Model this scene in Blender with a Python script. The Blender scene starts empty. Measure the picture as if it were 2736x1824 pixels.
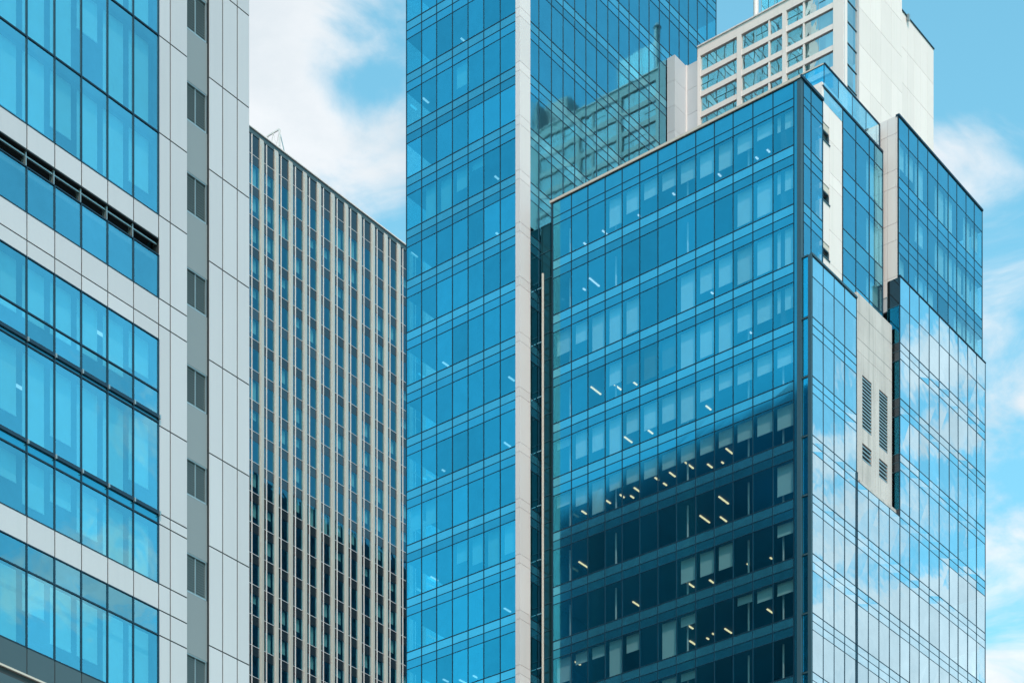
import bpy, math, random
from math import radians, sin, cos, tan, pi
from mathutils import Vector
random.seed(11)
S = bpy.context.scene
COL = S.collection
# ------------------------------------------------------------------ camera model (photo pixels of the 2736 x 1824 picture)
F, CX, HY = 5910.0, 1368.0, 4400.0
A = math.atan((5990 - CX) / F)
CA, SA = cos(A), sin(A)
CAMZ = 1.7
def ray(px):
    u = (px - CX) / F
    return CA + SA * u, SA - CA * u
def x_at(px, Y):
    rx, ry = ray(px); return Y / ry * rx
def y_at(px, X):
    rx, ry = ray(px); return X / rx * ry
def zY(px, py, Y):
    return (HY - py) * (Y / ray(px)[1]) / F + CAMZ
def zX(px, py, X):
    return (HY - py) * (X / ray(px)[0]) / F + CAMZ
def proj(p):
    fw = CA * p[0] + SA * p[1]; rt = SA * p[0] - CA * p[1]
    if fw < 1: return -1e5, -1e5
    return CX + F * rt / fw, HY - F * (p[2] - CAMZ) / fw
# ------------------------------------------------------------------ materials
def nt(name):
    m = bpy.data.materials.new(name); m.use_nodes = True
    t = m.node_tree; t.nodes.clear()
    return m, t, t.nodes, t.links
def N(n, typ, **kw):
    x = n.new(typ)
    for k, v in kw.items():
        if k in x.inputs: x.inputs[k].default_value = v
        else: setattr(x, k, v)
    return x
def math_(n, l, op, a, b=None, c=None, clamp=False):
    x = n.new('ShaderNodeMath'); x.operation = op; x.use_clamp = clamp
    for i, v in enumerate((a, b, c)):
        if v is None: continue
        if isinstance(v, (int, float)): x.inputs[i].default_value = v
        else: l.new(v, x.inputs[i])
    return x.outputs[0]
def mixc(n, l, fac, a, b, blend='MIX'):
    x = n.new('ShaderNodeMix'); x.data_type = 'RGBA'; x.blend_type = blend
    for i, v in ((0, fac), (6, a), (7, b)):
        if isinstance(v, (int, float)): x.inputs[i].default_value = v
        elif isinstance(v, tuple): x.inputs[i].default_value = (*v, 1)
        else: l.new(v, x.inputs[i])
    return x.outputs[2]
def glass(name, tint, trans, f0=.35, gain=.6, power=2.0, rough=.0, bump=.02, bscale=.5, under=None, pane=.34, graze=(.85, .95, 1)):
    """coated glazing: tinted mirror over a tinted see-through pane (or over an opaque spandrel colour)"""
    m, t, n, l = nt(name)
    out = N(n, 'ShaderNodeOutputMaterial')
    lw = N(n, 'ShaderNodeLayerWeight', Blend=.5)
    tc = N(n, 'ShaderNodeTexCoord')
    ns = N(n, 'ShaderNodeTexNoise', Scale=bscale, Detail=2.0)
    l.new(tc.outputs['Object'], ns.inputs['Vector'])
    bp = N(n, 'ShaderNodeBump', Strength=bump, Distance=.5)
    l.new(ns.outputs[0], bp.inputs['Height'])
    pw = math_(n, l, 'POWER', lw.outputs['Facing'], power)
    fac = math_(n, l, 'MULTIPLY_ADD', pw, gain, f0, clamp=True)
    col = mixc(n, l, pw, tint, graze)
    oi = N(n, 'ShaderNodeObjectInfo')
    n2 = N(n, 'ShaderNodeTexNoise', Scale=.9, Detail=5.0, Roughness=.7); l.new(tc.outputs['Object'], n2.inputs['Vector'])
    vr = math_(n, l, 'ADD', math_(n, l, 'MULTIPLY', oi.outputs['Random'], pane), math_(n, l, 'MULTIPLY_ADD', n2.outputs[0], .24, .86 - pane / 2))
    vc = N(n, 'ShaderNodeCombineXYZ')
    for i_ in range(3): l.new(vr, vc.inputs[i_])
    col = mixc(n, l, 1.0, col, vc.outputs[0], 'MULTIPLY')
    g = N(n, 'ShaderNodeBsdfGlossy', Roughness=rough); l.new(col, g.inputs['Color']); l.new(bp.outputs[0], g.inputs['Normal'])
    if under is None:
        u = N(n, 'ShaderNodeBsdfTransparent', Color=(*trans, 1))
    else:
        st = N(n, 'ShaderNodeTexNoise', Scale=1.7, Detail=5.0, Roughness=.65)
        mp = N(n, 'ShaderNodeMapping'); mp.inputs['Scale'].default_value = (1, 1, .5)
        l.new(tc.outputs['Object'], mp.inputs[0]); l.new(mp.outputs[0], st.inputs['Vector'])
        cr = mixc(n, l, math_(n, l, 'SMOOTH_MIN', st.outputs[0], 1.0, .1), tuple(c * .6 for c in under), tuple(min(1, c * 1.5) for c in under))
        u = N(n, 'ShaderNodeBsdfDiffuse'); l.new(cr, u.inputs['Color'])
    mx = N(n, 'ShaderNodeMixShader'); l.new(fac, mx.inputs[0]); l.new(u.outputs[0], mx.inputs[1]); l.new(g.outputs[0], mx.inputs[2])
    l.new(mx.outputs[0], out.inputs[0])
    return m
def paint(name, col, rough=.5, metal=0.0, var=.12, scale=.6, streak=0.0, stain=(.30, .27, .22), bump=0.0, spec=.5):
    """painted panel / concrete: slight mottling, optional rain streaks running down"""
    m, t, n, l = nt(name)
    out = N(n, 'ShaderNodeOutputMaterial')
    b = N(n, 'ShaderNodeBsdfPrincipled', Roughness=rough, Metallic=metal)
    b.inputs['Specular IOR Level'].default_value = spec
    tc = N(n, 'ShaderNodeTexCoord')
    ns = N(n, 'ShaderNodeTexNoise', Scale=scale, Detail=6.0, Roughness=.6)
    l.new(tc.outputs['Object'], ns.inputs['Vector'])
    c = mixc(n, l, ns.outputs[0], tuple(x * (1 - var) for x in col), tuple(min(1, x * (1 + var)) for x in col))
    oi = N(n, 'ShaderNodeObjectInfo')
    vr = math_(n, l, 'MULTIPLY_ADD', oi.outputs['Random'], .09, .955)
    vc = N(n, 'ShaderNodeCombineXYZ')
    for i_ in range(3): l.new(vr, vc.inputs[i_])
    c = mixc(n, l, 1.0, c, vc.outputs[0], 'MULTIPLY')
    if streak:
        mp = N(n, 'ShaderNodeMapping'); mp.inputs['Scale'].default_value = (1.6, 1.6, .06)
        l.new(tc.outputs['Object'], mp.inputs[0])
        s2 = N(n, 'ShaderNodeTexNoise', Scale=1.3, Detail=6.0, Roughness=.7); l.new(mp.outputs[0], s2.inputs['Vector'])
        k = N(n, 'ShaderNodeMapRange'); k.inputs[1].default_value = .5; k.inputs[2].default_value = .8; k.inputs[4].default_value = streak
        l.new(s2.outputs[0], k.inputs[0])
        c = mixc(n, l, k.outputs[0], c, stain)
    l.new(c, b.inputs['Base Color'])
    if bump:
        bp = N(n, 'ShaderNodeBump', Strength=bump, Distance=.05); l.new(ns.outputs[0], bp.inputs['Height']); l.new(bp.outputs[0], b.inputs['Normal'])
    l.new(b.outputs[0], out.inputs[0])
    return m
def lamp(name, col, e):
    m, t, n, l = nt(name)
    out = N(n, 'ShaderNodeOutputMaterial'); em = N(n, 'ShaderNodeEmission', Color=(*col, 1), Strength=e)
    l.new(em.outputs[0], out.inputs[0]); return m
def fabric(name, col, tr=.35):
    m, t, n, l = nt(name)
    out = N(n, 'ShaderNodeOutputMaterial'); d = N(n, 'ShaderNodeBsdfDiffuse', Color=(*col, 1)); r = N(n, 'ShaderNodeBsdfTranslucent', Color=(*col, 1))
    mx = N(n, 'ShaderNodeMixShader', Fac=tr); l.new(d.outputs[0], mx.inputs[1]); l.new(r.outputs[0], mx.inputs[2]); l.new(mx.outputs[0], out.inputs[0]); return m
M = {}
M['glass_a'] = glass('sky blue coated glass', (.24, .80, 1.0), (.50, .95, 1.0), f0=.50, gain=.35)
M['glass_b'] = glass('blue coated glass', (.025, .72, 1.0), (.45, .90, .95), f0=.48, gain=.4, bump=.012, rough=.05)
M['glass_c'] = glass('deep blue coated glass', (.03, .72, 1.0), (.72, .97, 1.0), f0=.38, gain=.45, bump=.004, rough=.075)
M['glass_d'] = glass('dark tinted glass', (.04, .52, .76), (.40, .66, .68), f0=.24, gain=.4)
M['glass_e'] = glass('pale green glass', (.78, .97, 1.0), (.80, .95, .95), f0=.52, gain=.35)
M['spl'] = glass('pale spandrel glass', (.14, .78, 1.0), None, f0=.48, gain=.4, under=(.02, .10, .15), bump=.004, rough=.07)
M['spd'] = glass('blue spandrel glass', (.05, .72, 1.0), None, f0=.42, gain=.4, under=(.008, .055, .09), bump=.004, rough=.07)
M['spg'] = glass('grey spandrel glass', (.5, .58, .66), None, f0=.12, gain=.3, under=(.012, .015, .018), rough=.04)
M['mull'] = paint('dark blue anodised frame', (.008, .03, .055), .4, .3)
M['mullg'] = paint('grey anodised frame', (.05, .10, .13), .4, .4)
M['panel'] = paint('pale grey metal panel', (.62, .515, .51), .28, .35, .05, .15, .14, (.36, .34, .33))
M['slate'] = paint('dark slate panel', (.05, .075, .09), .4, .1, .06, .2)
M['recess'] = paint('mid grey metal panel', (.21, .215, .225), .4, .1, .06, .2)
M['joint'] = paint('black joint sealant', (.02, .025, .03), .7)
M['black'] = paint('black metal', (.008, .010, .012), .5)
M['steel'] = paint('brushed steel', (.35, .40, .42), .35, .7)
M['louv'] = paint('grey louvre metal', (.11, .15, .165), .45, .3)
M['cream'] = paint('cream concrete', (.53, .45, .40), .7, 0, .1, .8, .25)
M['rib'] = paint('cream metal rib', (.56, .475, .43), .25, .35, .06, .8, .15)
M['white'] = paint('white painted concrete', (.74, .615, .60), .7, 0, .04, .5, .38, (.55, .5, .45))
M['whitem'] = paint('white metal panel', (.72, .61, .60), .4, .0, .04, .3, .12, (.5, .48, .45))
M['pil'] = paint('off white metal cladding', (.69, .58, .575), .4, .05, .05, .3, .1)
M['conc'] = paint('stained pale concrete', (.50, .43, .42), .8, 0, .25, .5, .85, (.20, .18, .165), .2)
M['greyp'] = paint('light grey panel', (.48, .45, .48), .5, 0, .08, .4, .25, (.36, .37, .4))
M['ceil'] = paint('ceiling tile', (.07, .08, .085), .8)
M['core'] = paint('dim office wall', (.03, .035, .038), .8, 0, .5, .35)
M['blind'] = fabric('pale roller blind fabric', (.80, .84, .84))
M['blind2'] = fabric('olive roller blind fabric', (.17, .16, .10), .2)
M['lampw'] = lamp('warm fluorescent tube', (1, .74, .40), 1.25)
M['lampc'] = lamp('cool fluorescent tube', (.85, .95, 1), .75)
M['dteal'] = paint('dark teal cladding', (.022, .10, .135), .25, .2)
M['dslot'] = glass('teal side glass', (.10, .50, .60), None, f0=.06, gain=.25, under=(.012, .045, .055), rough=.08)
M['dark'] = glass('black tower glass', (.16, .42, .55), None, f0=.20, gain=.3, under=(.012, .045, .062), rough=.1)
M['roofm'] = paint('roof felt', (.2, .2, .2), .9)
M['asph'] = paint('asphalt', (.05, .05, .052), .9, 0, .2, 2, bump=.3)
M['pave'] = paint('paving', (.28, .27, .26), .85, 0, .15, 1)
M['mark'] = paint('road paint', (.75, .75, .72), .7)
# ------------------------------------------------------------------ mesh helpers
ORIG = {}
class Face:
    """a vertical plane; s runs to the right in the picture, d goes into the building"""
    def __init__(f, kind, c): f.k, f.c = kind, c
    def P(f, s, d, z):
        return (s, f.c + d, z) if f.k == 'Y' else (f.c + d, -s, z)
    def s(f, px): return x_at(px, f.c) if f.k == 'Y' else -y_at(px, f.c)
    def z(f, px, py): return zY(px, py, f.c) if f.k == 'Y' else zX(px, py, f.c)
W = Face('Y', 0.0)
class MB:
    def __init__(m): m.v, m.f = [], []
    def quad(m, a, b, c, d):
        i = len(m.v); m.v += [a, b, c, d]; m.f.append((i, i + 1, i + 2, i + 3)); return m
    def box(m, F_, s0, s1, d0, d1, z0, z1):
        i = len(m.v)
        m.v += [F_.P(s, d, z) for z in (z0, z1) for (s, d) in ((s0, d0), (s1, d0), (s1, d1), (s0, d1))]
        m.f += [tuple(i + k for k in q) for q in ((3, 2, 1, 0), (4, 5, 6, 7), (0, 1, 5, 4), (1, 2, 6, 5), (2, 3, 7, 6), (3, 0, 4, 7))]
        return m
    def bar(m, p, q, r=.05, k=6, r2=None):
        p, q = Vector(p), Vector(q); ax = (q - p).normalized()
        u = ax.orthogonal().normalized(); w = ax.cross(u); i = len(m.v); r2 = r if r2 is None else r2
        for c, rr in ((p, r), (q, r2)):
            m.v += [tuple(c + (u * cos(2 * pi * j / k) + w * sin(2 * pi * j / k)) * rr) for j in range(k)]
        m.f += [(i + j, i + (j + 1) % k, i + k + (j + 1) % k, i + k + j) for j in range(k)]
        m.f += [tuple(i + j for j in reversed(range(k))), tuple(i + k + j for j in range(k))]
        return m
    def prism(m, F_, poly, s0, s1):
        """extrude a (d,z) profile along s"""
        i = len(m.v); k = len(poly)
        for s in (s0, s1): m.v += [F_.P(s, d, z) for d, z in poly]
        m.f += [(i + j, i + k + j, i + k + (j + 1) % k, i + (j + 1) % k) for j in range(k)]
        m.f += [tuple(i + j for j in range(k)), tuple(i + k + j for j in reversed(range(k)))]
        return m
    def plan(m, poly, z0, z1):
        """extrude a horizontal (x,y) outline upward"""
        i = len(m.v); k = len(poly)
        for z in (z0, z1): m.v += [(x, y, z) for x, y in poly]
        m.f += [(i + j, i + (j + 1) % k, i + k + (j + 1) % k, i + k + j) for j in range(k)]
        m.f += [tuple(i + j for j in reversed(range(k))), tuple(i + k + j for j in range(k))]
        return m
    def build(m, name, mat, parent=None, kind=None, label=None):
        if not m.v: return None
        o0 = ORIG.get(parent.name, (0, 0, 0)) if parent else (0, 0, 0)
        me = bpy.data.meshes.new(name)
        me.from_pydata([(v[0] - o0[0], v[1] - o0[1], v[2] - o0[2]) for v in m.v], [], m.f); me.update()
        me.materials.append(M[mat])
        o = bpy.data.objects.new(name, me); COL.objects.link(o)
        if parent: o.parent = parent; ORIG[o.name] = o0
        if kind: o['kind'] = kind
        if label: o['label'] = label
        return o
def thing(name, label, cat, loc, group=None):
    o = bpy.data.objects.new(name, None); COL.objects.link(o); o.location = loc
    o['label'] = label; o['category'] = cat
    if group: o['group'] = group
    ORIG[o.name] = tuple(loc); return o
BOX = lambda F_, *a: MB().box(F_, *a)
# ------------------------------------------------------------------ curtain wall builder
class Panes:
    """window panes of one building: the 100 that show largest become parts, the rest one stuff part"""
    def __init__(s): s.l = []
    def add(s, F_, s0, s1, z0, z1, mat, d=0.0, blind=0, bmat='blind', bd=.32, vis=None, jit=.003, full=None):
        a = [proj(F_.P(x, d, z)) for x, z in ((s0, z0), (s1, z0), (s1, z1), (s0, z1))]
        cx, cy = sum(p[0] for p in a) / 4, sum(p[1] for p in a) / 4
        ar = abs(sum(a[i][0] * a[(i + 1) % 4][1] - a[(i + 1) % 4][0] * a[i][1] for i in range(4))) / 2
        if not (-40 < cx < 2776 and -60 < cy < 1884) or (vis and not vis(cx, cy)): ar = 0
        J = [random.uniform(-jit, jit) for _ in range(4)]
        q = MB().quad(F_.P(s0, d + J[0], z0), F_.P(s1, d + J[1], z0), F_.P(s1, d + J[2], z1), F_.P(s0, d + J[3], z1))
        b = None
        if blind:
            zb = z1 + .05 - blind * (z1 - z0)
            b = MB().box(F_, s0 + .16, s1 - .16, d + bd, d + bd + .012, zb, z1 + .1)
            b.box(F_, s0 + .16, s1 - .16, d + bd - .02, d + bd + .03, zb - .05, zb)
        s.l.append((ar, q, mat, b, bmat))
    def finish(s, root, n=100):
        s.l.sort(key=lambda t: -t[0])
        rest, rb = {}, {}
        for i, (ar, q, mat, b, bmat) in enumerate(s.l):
            if i < n and ar > 0:
                w = q.build('window', mat, root)
                if b: b.build('roller_blind', bmat, w)
            else:
                for D, mm, k in ((rest, q, mat), (rb, b, bmat)):
                    if mm is None: continue
                    t = D.setdefault(k, MB()); o = len(t.v); t.v += mm.v; t.f += [tuple(o + j for j in f) for f in mm.f]
        first = None
        for k, t in rest.items():
            first = t.build('window', k, root, 'stuff') if first is None else t.build('window', k, root, 'stuff')
        for k, t in rb.items(): t.build('roller_blind', k, first if first else root, 'stuff')
def curtain(root, F_, ss, rows, panes, glassm='glass_b', mull='mull', mw=.026, md=.035, spl='spl', spd='spd', blinds=None, vis=None,
            depth=7.0, inner=True, mdep=None, jit=.003, core=(0, 0), tr=None):
    """ss: mullion lines left to right; rows: (z0, z1, kind) from the top down, kind v / l / d"""
    s0, s1 = ss[0], ss[-1]
    zt, zb = rows[0][1], rows[-1][0]
    for s in ss: BOX(F_, s - mw, s + mw, -md, .08, zb, zt).build('mullion', mull, root)
    lines = sorted({r[0] for r in rows} | {r[1] for r in rows})
    hv = 0
    for z in lines:
        h = mw * (1.25 if any(r[0] == z and r[2] == 'v' for r in rows) else .8)
        m = MB()
        for a, b in zip(ss, ss[1:]): m.box(F_, a + mw, b - mw, -md * .6, .05, z - h, z + h)
        m.build('transom', mull, root)
    vi = 0
    for z0, z1, k in rows:
        if k == 'v':
            for i, (a, b) in enumerate(zip(ss, ss[1:])):
                bl = blinds(vi, i) if blinds else 0
                bm = 'blind'
                if isinstance(bl, tuple): bl, bm = bl
                panes.add(F_, a, b, z0, z1, glassm, 0.0, bl, bm, vis=vis, jit=jit)
            vi += 1
        else:
            m = MB()
            for a, b in zip(ss, ss[1:]):
                J = [random.uniform(-jit, jit) for _ in range(4)]
                m.quad(F_.P(a, J[0], z0), F_.P(b, J[1], z0), F_.P(b, J[2], z1), F_.P(a, J[3], z1))
            m.build('spandrel_panel', spl if k == 'l' else spd, root)
    if inner:
        vs = [r for r in rows if r[2] == 'v']
        edges = [zt] + [z for r in vs for z in (r[1], r[0])] + [zb]
        for i in range(0, len(edges), 2):
            hi, lo = edges[i], edges[i + 1]
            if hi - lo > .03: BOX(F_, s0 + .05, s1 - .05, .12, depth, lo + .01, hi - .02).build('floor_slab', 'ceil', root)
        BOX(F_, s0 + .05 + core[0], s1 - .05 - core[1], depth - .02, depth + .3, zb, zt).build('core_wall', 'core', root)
# ------------------------------------------------------------------ setting
def struct(name, m, mat):
    o = m.build(name, mat); o['kind'] = 'structure'; return o
struct('ground', BOX(W, -3000, 3000, -3000, 3000, -.5, 0), 'pave')
rd = Face('Y', 0)
struct('road', MB().quad((-400, -14, .004), (600, -14, .004), (600, 22, .004), (-400, 22, .004)), 'asph')
mk = MB()
for i in range(-60, 90): mk.quad((i * 6.0, 3.9, .008), (i * 6.0 + 3, 3.9, .008), (i * 6.0 + 3, 4.1, .008), (i * 6.0, 4.1, .008))
struct('road_marking', mk, 'mark')
struct('pavement', BOX(W, -400, 600, 22, 66, -.2, .13), 'pave')
# ================================================================== 1. white-panelled office building on the left
Y1 = 70.0
f1 = Face('Y', Y1)
b1 = thing('office_building', 'pale grey metal-panelled office building with tall bright blue windows and a dark louvre slot', 'building', (60, Y1, 0))
zl = {}
def z1(l, r): return (f1.z(0, l) + f1.z(424, r)) / 2
za = z1(40.7, 357); zwt = z1(280, 576); zwb = z1(348, 640); zdb = z1(393, 686); zw2 = z1(517, 800); zw2m = z1(591, 871)
zg2 = z1(636, 910); ztr = z1(783, 1050); zd1 = z1(857.5, 1118.5); zd2 = z1(871.5, 1134); zk1 = z1(1130.5, 1378); zk2 = z1(1161.4, 1406)
zw3 = z1(1333, 1565); zw3b = z1(1405.5, 1637); ztr2 = z1(1476, 1707); zbb = f1.z(0, 1688) - .12; zds = f1.z(0, 1760) - .15
zu = f1.z(424, 94)
mx1 = [f1.s(p) for p in (72, 146.5, 218, 288, 357, 424)]
w1 = (mx1[-1] - mx1[0]) / 5
ss1 = [mx1[0] - w1 * k for k in range(12, 0, -1)] + mx1
p1 = Panes()
xL, xR = ss1[0], f1.s(424)
x455, x501, x558, x595, x634, xE = [f1.s(p) for p in (455, 501, 558, 595, 634, 667)]
TOP1 = 121.8
# glass zones with blinds set back inside
def zone1(rows, blinds):
    for z0, z1_, k in rows:
        for i, (a, b) in enumerate(zip(ss1, ss1[1:])):
            p1.add(f1, a + .0, b - .0, z0, z1_, 'glass_a', .03, blinds(i, z0), 'blind', bd=.45, jit=.003)
def bl1(i, z0):
    random.seed(int(z0 * 37) + i * 7); v = random.random()
    return (.98 if v < .62 else .72 if v < .85 else .45)
zu2 = zu + (zu - za)
zones = [[(zu2, zu2 + 4.1, 'v'), (zu, zu2, 'v'), (za, zu, 'v'), (zwt, za, 'v')], [(zw2, zdb, 'v')],
         [(ztr, zg2, 'v'), (zd1, ztr, 'v'), (zd2, zd1, 'x'), (zk1, zd2, 'v'), (zk2, zk1, 'x'), (zw3, zk2, 'v')], [(ztr2, zw3b, 'v'), (zbb, ztr2, 'v')]]
for Z in zones:
    for z0, z1_, k in Z:
        if k == 'v': zone1([(z0, z1_, k)], bl1 if z1_ - z0 > 1.9 else (lambda i, z: 0))
        else:
            m = MB()
            for a, b in zip(ss1, ss1[1:]): m.box(f1, a + .02, b - .02, .03, .05, z0, z1_)
            m.build('spandrel_panel', 'spd', b1)
    zt, zb = Z[0][1], Z[-1][0]
    for s in ss1: BOX(f1, s - .024, s + .024, -.02, .1, zb, zt).build('mullion', 'mull', b1)
    for z in sorted({r[0] for r in Z} | {r[1] for r in Z}):
        th = .075 if abs(z - zd1) < .01 or abs(z - zk1) < .01 else .03 if z not in (zt, zb) else .022
        m = MB()
        for a, b in zip(ss1, ss1[1:]): m.box(f1, a + .024, b - .024, -.05 if th > .07 else -.015, .08, z - th, z + th)
        m.build('transom', 'mull', b1)
        if th > .07:
            for s in mx1: BOX(f1, s - .03, s + .03, -.12, -.025, z - .12, z + .05).build('bracket', 'steel', b1)
# floor slabs and back wall behind the glass
for hi, lo in ((zwt + .25, zwb + .03), (zdb - .02, zdb - .2), (zw2 + .1, zg2 - .05), (zw3 + .1, zw3b - .05), (zd1 + .05, zd2 - .05), (za + .1, za - .25), (zu + .1, zu - .25), (zk1 + .05, zk2 - .02)):
    BOX(f1, xL, xR - .05, .2, 6.5, lo, hi).build('floor_slab', 'ceil', b1)
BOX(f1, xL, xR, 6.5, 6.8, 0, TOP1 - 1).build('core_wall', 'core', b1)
for s, d, z in ((mx1[0] - 1.2, 2.2, zd2 - .25), (mx1[1] - 1.1, 2.1, zd2 - .28), (mx1[4] - 1.0, 1.4, zg2 - .12), (mx1[0] - 1.2, 1.6, zg2 - .3)):
    BOX(f1, s, s + 1.25, d, d + .14, z - .06, z).build('ceiling_light', 'lampc', b1)
# cladding panels with open joints
def clad(F_, s0, s1, z0, z1_, mat='panel', root=b1, g=.026, d=0.0, t=.02, name='cladding_panel'):
    return BOX(F_, s0 + g, s1 - g, d, d + t, z0 + g, z1_ - g).build(name, mat, root)
for a, b in zip(ss1, ss1[1:]):
    clad(f1, a, b, zwb, zwt); clad(f1, a, b, zw2m, zw2); clad(f1, a, b, zg2, zw2m); clad(f1, a, b, zw3b, zw3)
    clad(f1, a, b, zds, zbb, 'slate'); clad(f1, a, b, 12, zds - 1.1, 'recess', t=.02)
    BOX(f1, a, b, .005, .02, zds - 1.1, zds - .35).build('window_band', 'slate', b1)
    BOX(f1, a + .02, b - .02, 1.1, 1.2, zdb, zwb).build('louvre_slot', 'black', b1)
    BOX(f1, a - .02, a + .02, .05, .33, zdb, zwb).build('mullion', 'steel', b1)
BOX(f1, xL, xR, -.02, .3, zwb - .05, zwb).build('slot_trim', 'black', b1)
BOX(f1, xL, xR, .12, .2, zwb - .22, zwb - .16).build('slot_trim', 'steel', b1)
BOX(f1, xL, xR, -.08, .02, zds - .1, zds - .02).build('ledge', 'cream', b1)
BOX(f1, xL, xR, .024, .30, zwb + .02, zwt - .02).build('backing_wall', 'joint', b1)
BOX(f1, xL, xR, .024, .30, zg2 + .05, zw2 - .02).build('backing_wall', 'joint', b1)
BOX(f1, xL, xR, .024, .30, zw3b + .02, zw3 - .02).build('backing_wall', 'joint', b1)
BOX(f1, xL, xR, .024, .30, 0, zbb - .02).build('backing_wall', 'joint', b1)
js = sorted([zu2 + 4.1, zu2, zu, za, zwt, zw2, zw2m, f1.z(424, 1135.7), zk1, zk2, zw3, zw3b, ztr2, ztr2 - 4.1, ztr2 - 8.2, ztr2 - 12.3] + [zu2 + 4.1 * k for k in range(2, 11)])
js = [.2] + js + [TOP1]
for lo, hi in zip(js, js[1:]):
    clad(f1, xR, x455, lo, hi, g=.028); clad(f1, x455, x501, lo, hi, g=.028)
jw = [f1.z(559, y) for y in (206.6, 452, 697, 960.7, 1209, 1457, 1723)]
jw = sorted([jw[0] + 4.1 * k for k in range(1, 13)] + jw + [jw[-1] - 4.1 * k for k in range(1, 10)])
jw = [z for z in jw if 0 < z < TOP1 - 1] + [TOP1]
for lo, hi in zip(jw, jw[1:]):
    for a, b in ((x558, x595), (x595, x634), (x634, xE)): clad(f1, a, b, lo, hi, g=.028)
for a, b, d0 in ((xR + .02, x501 - .02, .024), (x501 + .02, x558 - .02, .25), (x558 + .02, xE - .02, .024)): BOX(f1, a, b, d0, .40, 0, TOP1).build('backing_wall', 'joint', b1)
# recessed strip with louvred windows
tops = [211, 453, 708.6, 967.8, 1218, 1471.5, 1739.6]; bots = [70, 314.4, 559.4, 809, 1070.9, 1315.4, 1574.6]
wz = [(f1.z(501, b), f1.z(501, t)) for t, b in zip(tops, bots[1:] + [1830])]
wz = [(f1.z(501, 70), f1.z(501, 70) + 1.75)] + wz
wz = [(wz[0][0] + 4.05 * k, wz[0][1] + 4.05 * k) for k in range(10, 0, -1)] + wz
zp = TOP1
for lo, hi in wz:
    BOX(f1, x501 + .015, x558 - .015, .09, .13, hi + .01, zp - .01).build('recessed_panel', 'recess', b1)
    wr = BOX(f1, x501 + .03, x558 - .05, .20, .24, lo, hi).build('louvre_window', 'louv', b1)
    fr = MB(); fr.box(f1, x558 - .09, x558 - .05, .10, .19, lo, hi).box(f1, x501 + .03, x558 - .09, .10, .19, hi - .04, hi).box(f1, x501 + .03, x558 - .09, .10, .19, lo, lo + .05)
    mid = (x501 + x558) / 2 - .05
    fr.box(f1, mid - .02, mid + .02, .13, .19, lo + .05, hi - .04); fr.build('frame', 'steel', wr)
    sl = MB(); k = 14
    for j in range(k):
        z = lo + .08 + (hi - lo - .16) * j / k
        for a, b in ((x501 + .04, mid - .02), (mid + .02, x558 - .09)):
            sl.quad(f1.P(a, .155, z), f1.P(b, .155, z), f1.P(b, .19, z + .09), f1.P(a, .19, z + .09))
    sl.build('slat', 'louv', wr)
    zp = lo
BOX(f1, x501 + .015, x558 - .015, .09, .13, 0, zp - .01).build('recessed_panel', 'recess', b1)
# upper storeys above the picture, far side walls and roof
z9 = zu2 + 4.1
for k in range(10):
    m = MB()
    for a, b in zip(ss1, ss1[1:]): m.box(f1, a + .03, b - .03, .02, .06, z9 + 4.1 * k + .05, z9 + 4.1 * k + 4.05)
    m.build('window_band', 'spd', b1)
side = Face('Y', 0)
DP = 143.0
b1s = MB().prism(Face('X', xE - .25), [(0, 0), (.23, 0), (.23, 1), (0, 1)], -DP, -(Y1 + .42))
for i, v in enumerate(b1s.v):
    if v[2] > .5: b1s.v[i] = (v[0], v[1], 122.7 + (DP - v[1]) * .115)   # invented slope on the unseen top, sets the edge of its dark reflection
b1s.build('side_wall', 'dark', b1)
for k in range(31): BOX(side, xE - .02, xE + .05, Y1 + .42, DP, 2 + 3.9 * k, 2.6 + 3.9 * k).build('floor_band', 'dteal', b1)
for k in (8, 22, 23.5, 39, 40.5, 55, 67):
    BOX(side, xE + .05, xE + .25, Y1 + k, Y1 + k + .14, 0, TOP1 - 1).build('side_rib', 'cream', b1)
MB().box(side, xL, xE - .3, Y1 + .5, DP, TOP1 - .5, TOP1 - .1).build('roof', 'roofm', b1)
MB().box(side, xL - .3, xL - .05, Y1 + .3, DP, 0, TOP1).build('side_wall', 'recess', b1)
MB().box(side, xL, xE - .3, DP - .3, DP, 0, TOP1 - .5).build('rear_wall', 'recess', b1)
p1.finish(b1)
# ================================================================== 2. ribbed tower
Y2 = 197.0
f2 = Face('Y', Y2)
b2 = thing('ribbed_tower', 'dark-windowed office tower striped with cream vertical ribs', 'tower', (215, Y2, 0))
c2 = [f2.s(p) for p in (698, 737.8, 776.5, 813.8, 850.5, 887, 924, 959.7, 995.4, 1029.6, 1063.8)]
bw = (c2[-1] - c2[0]) / 10
cs = [c2[0] + bw * k for k in range(-6, 13)]
zr2 = (f2.z(667, 341) + f2.z(1083, 650)) / 2
lev = [f2.z(667, y) for y in (407, 506.6, 588, 667, 751.5, 828, 909.7, 991, 1069, 1155, 1241.6, 1315, 1404.5, 1475, 1554, 1640, 1720, 1801)]
fl = (lev[0] - lev[-1]) / 17
lev = [lev[0] - fl * k for k in range(0, 24)]
pw = .72
p2 = Panes()
random.seed(5)
xa2, xb2 = cs[0], cs[-1]
for i, s in enumerate(cs):
    r = pw / 2
    m = MB().prism(f2, [(-.16, 0), (.25, 0), (.25, zr2 - .5), (.02, zr2 - .35), (-.10, zr2 - .75), (-.16, zr2 - 1.25)], s - r, s + r)
    m.prism(f2, [(-.24, 0), (-.16, 0), (-.16, zr2 - 1.3), (-.24, zr2 - 1.6)], s - r * .6, s + r * .6)
    m.build('rib', 'rib', b2)
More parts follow.
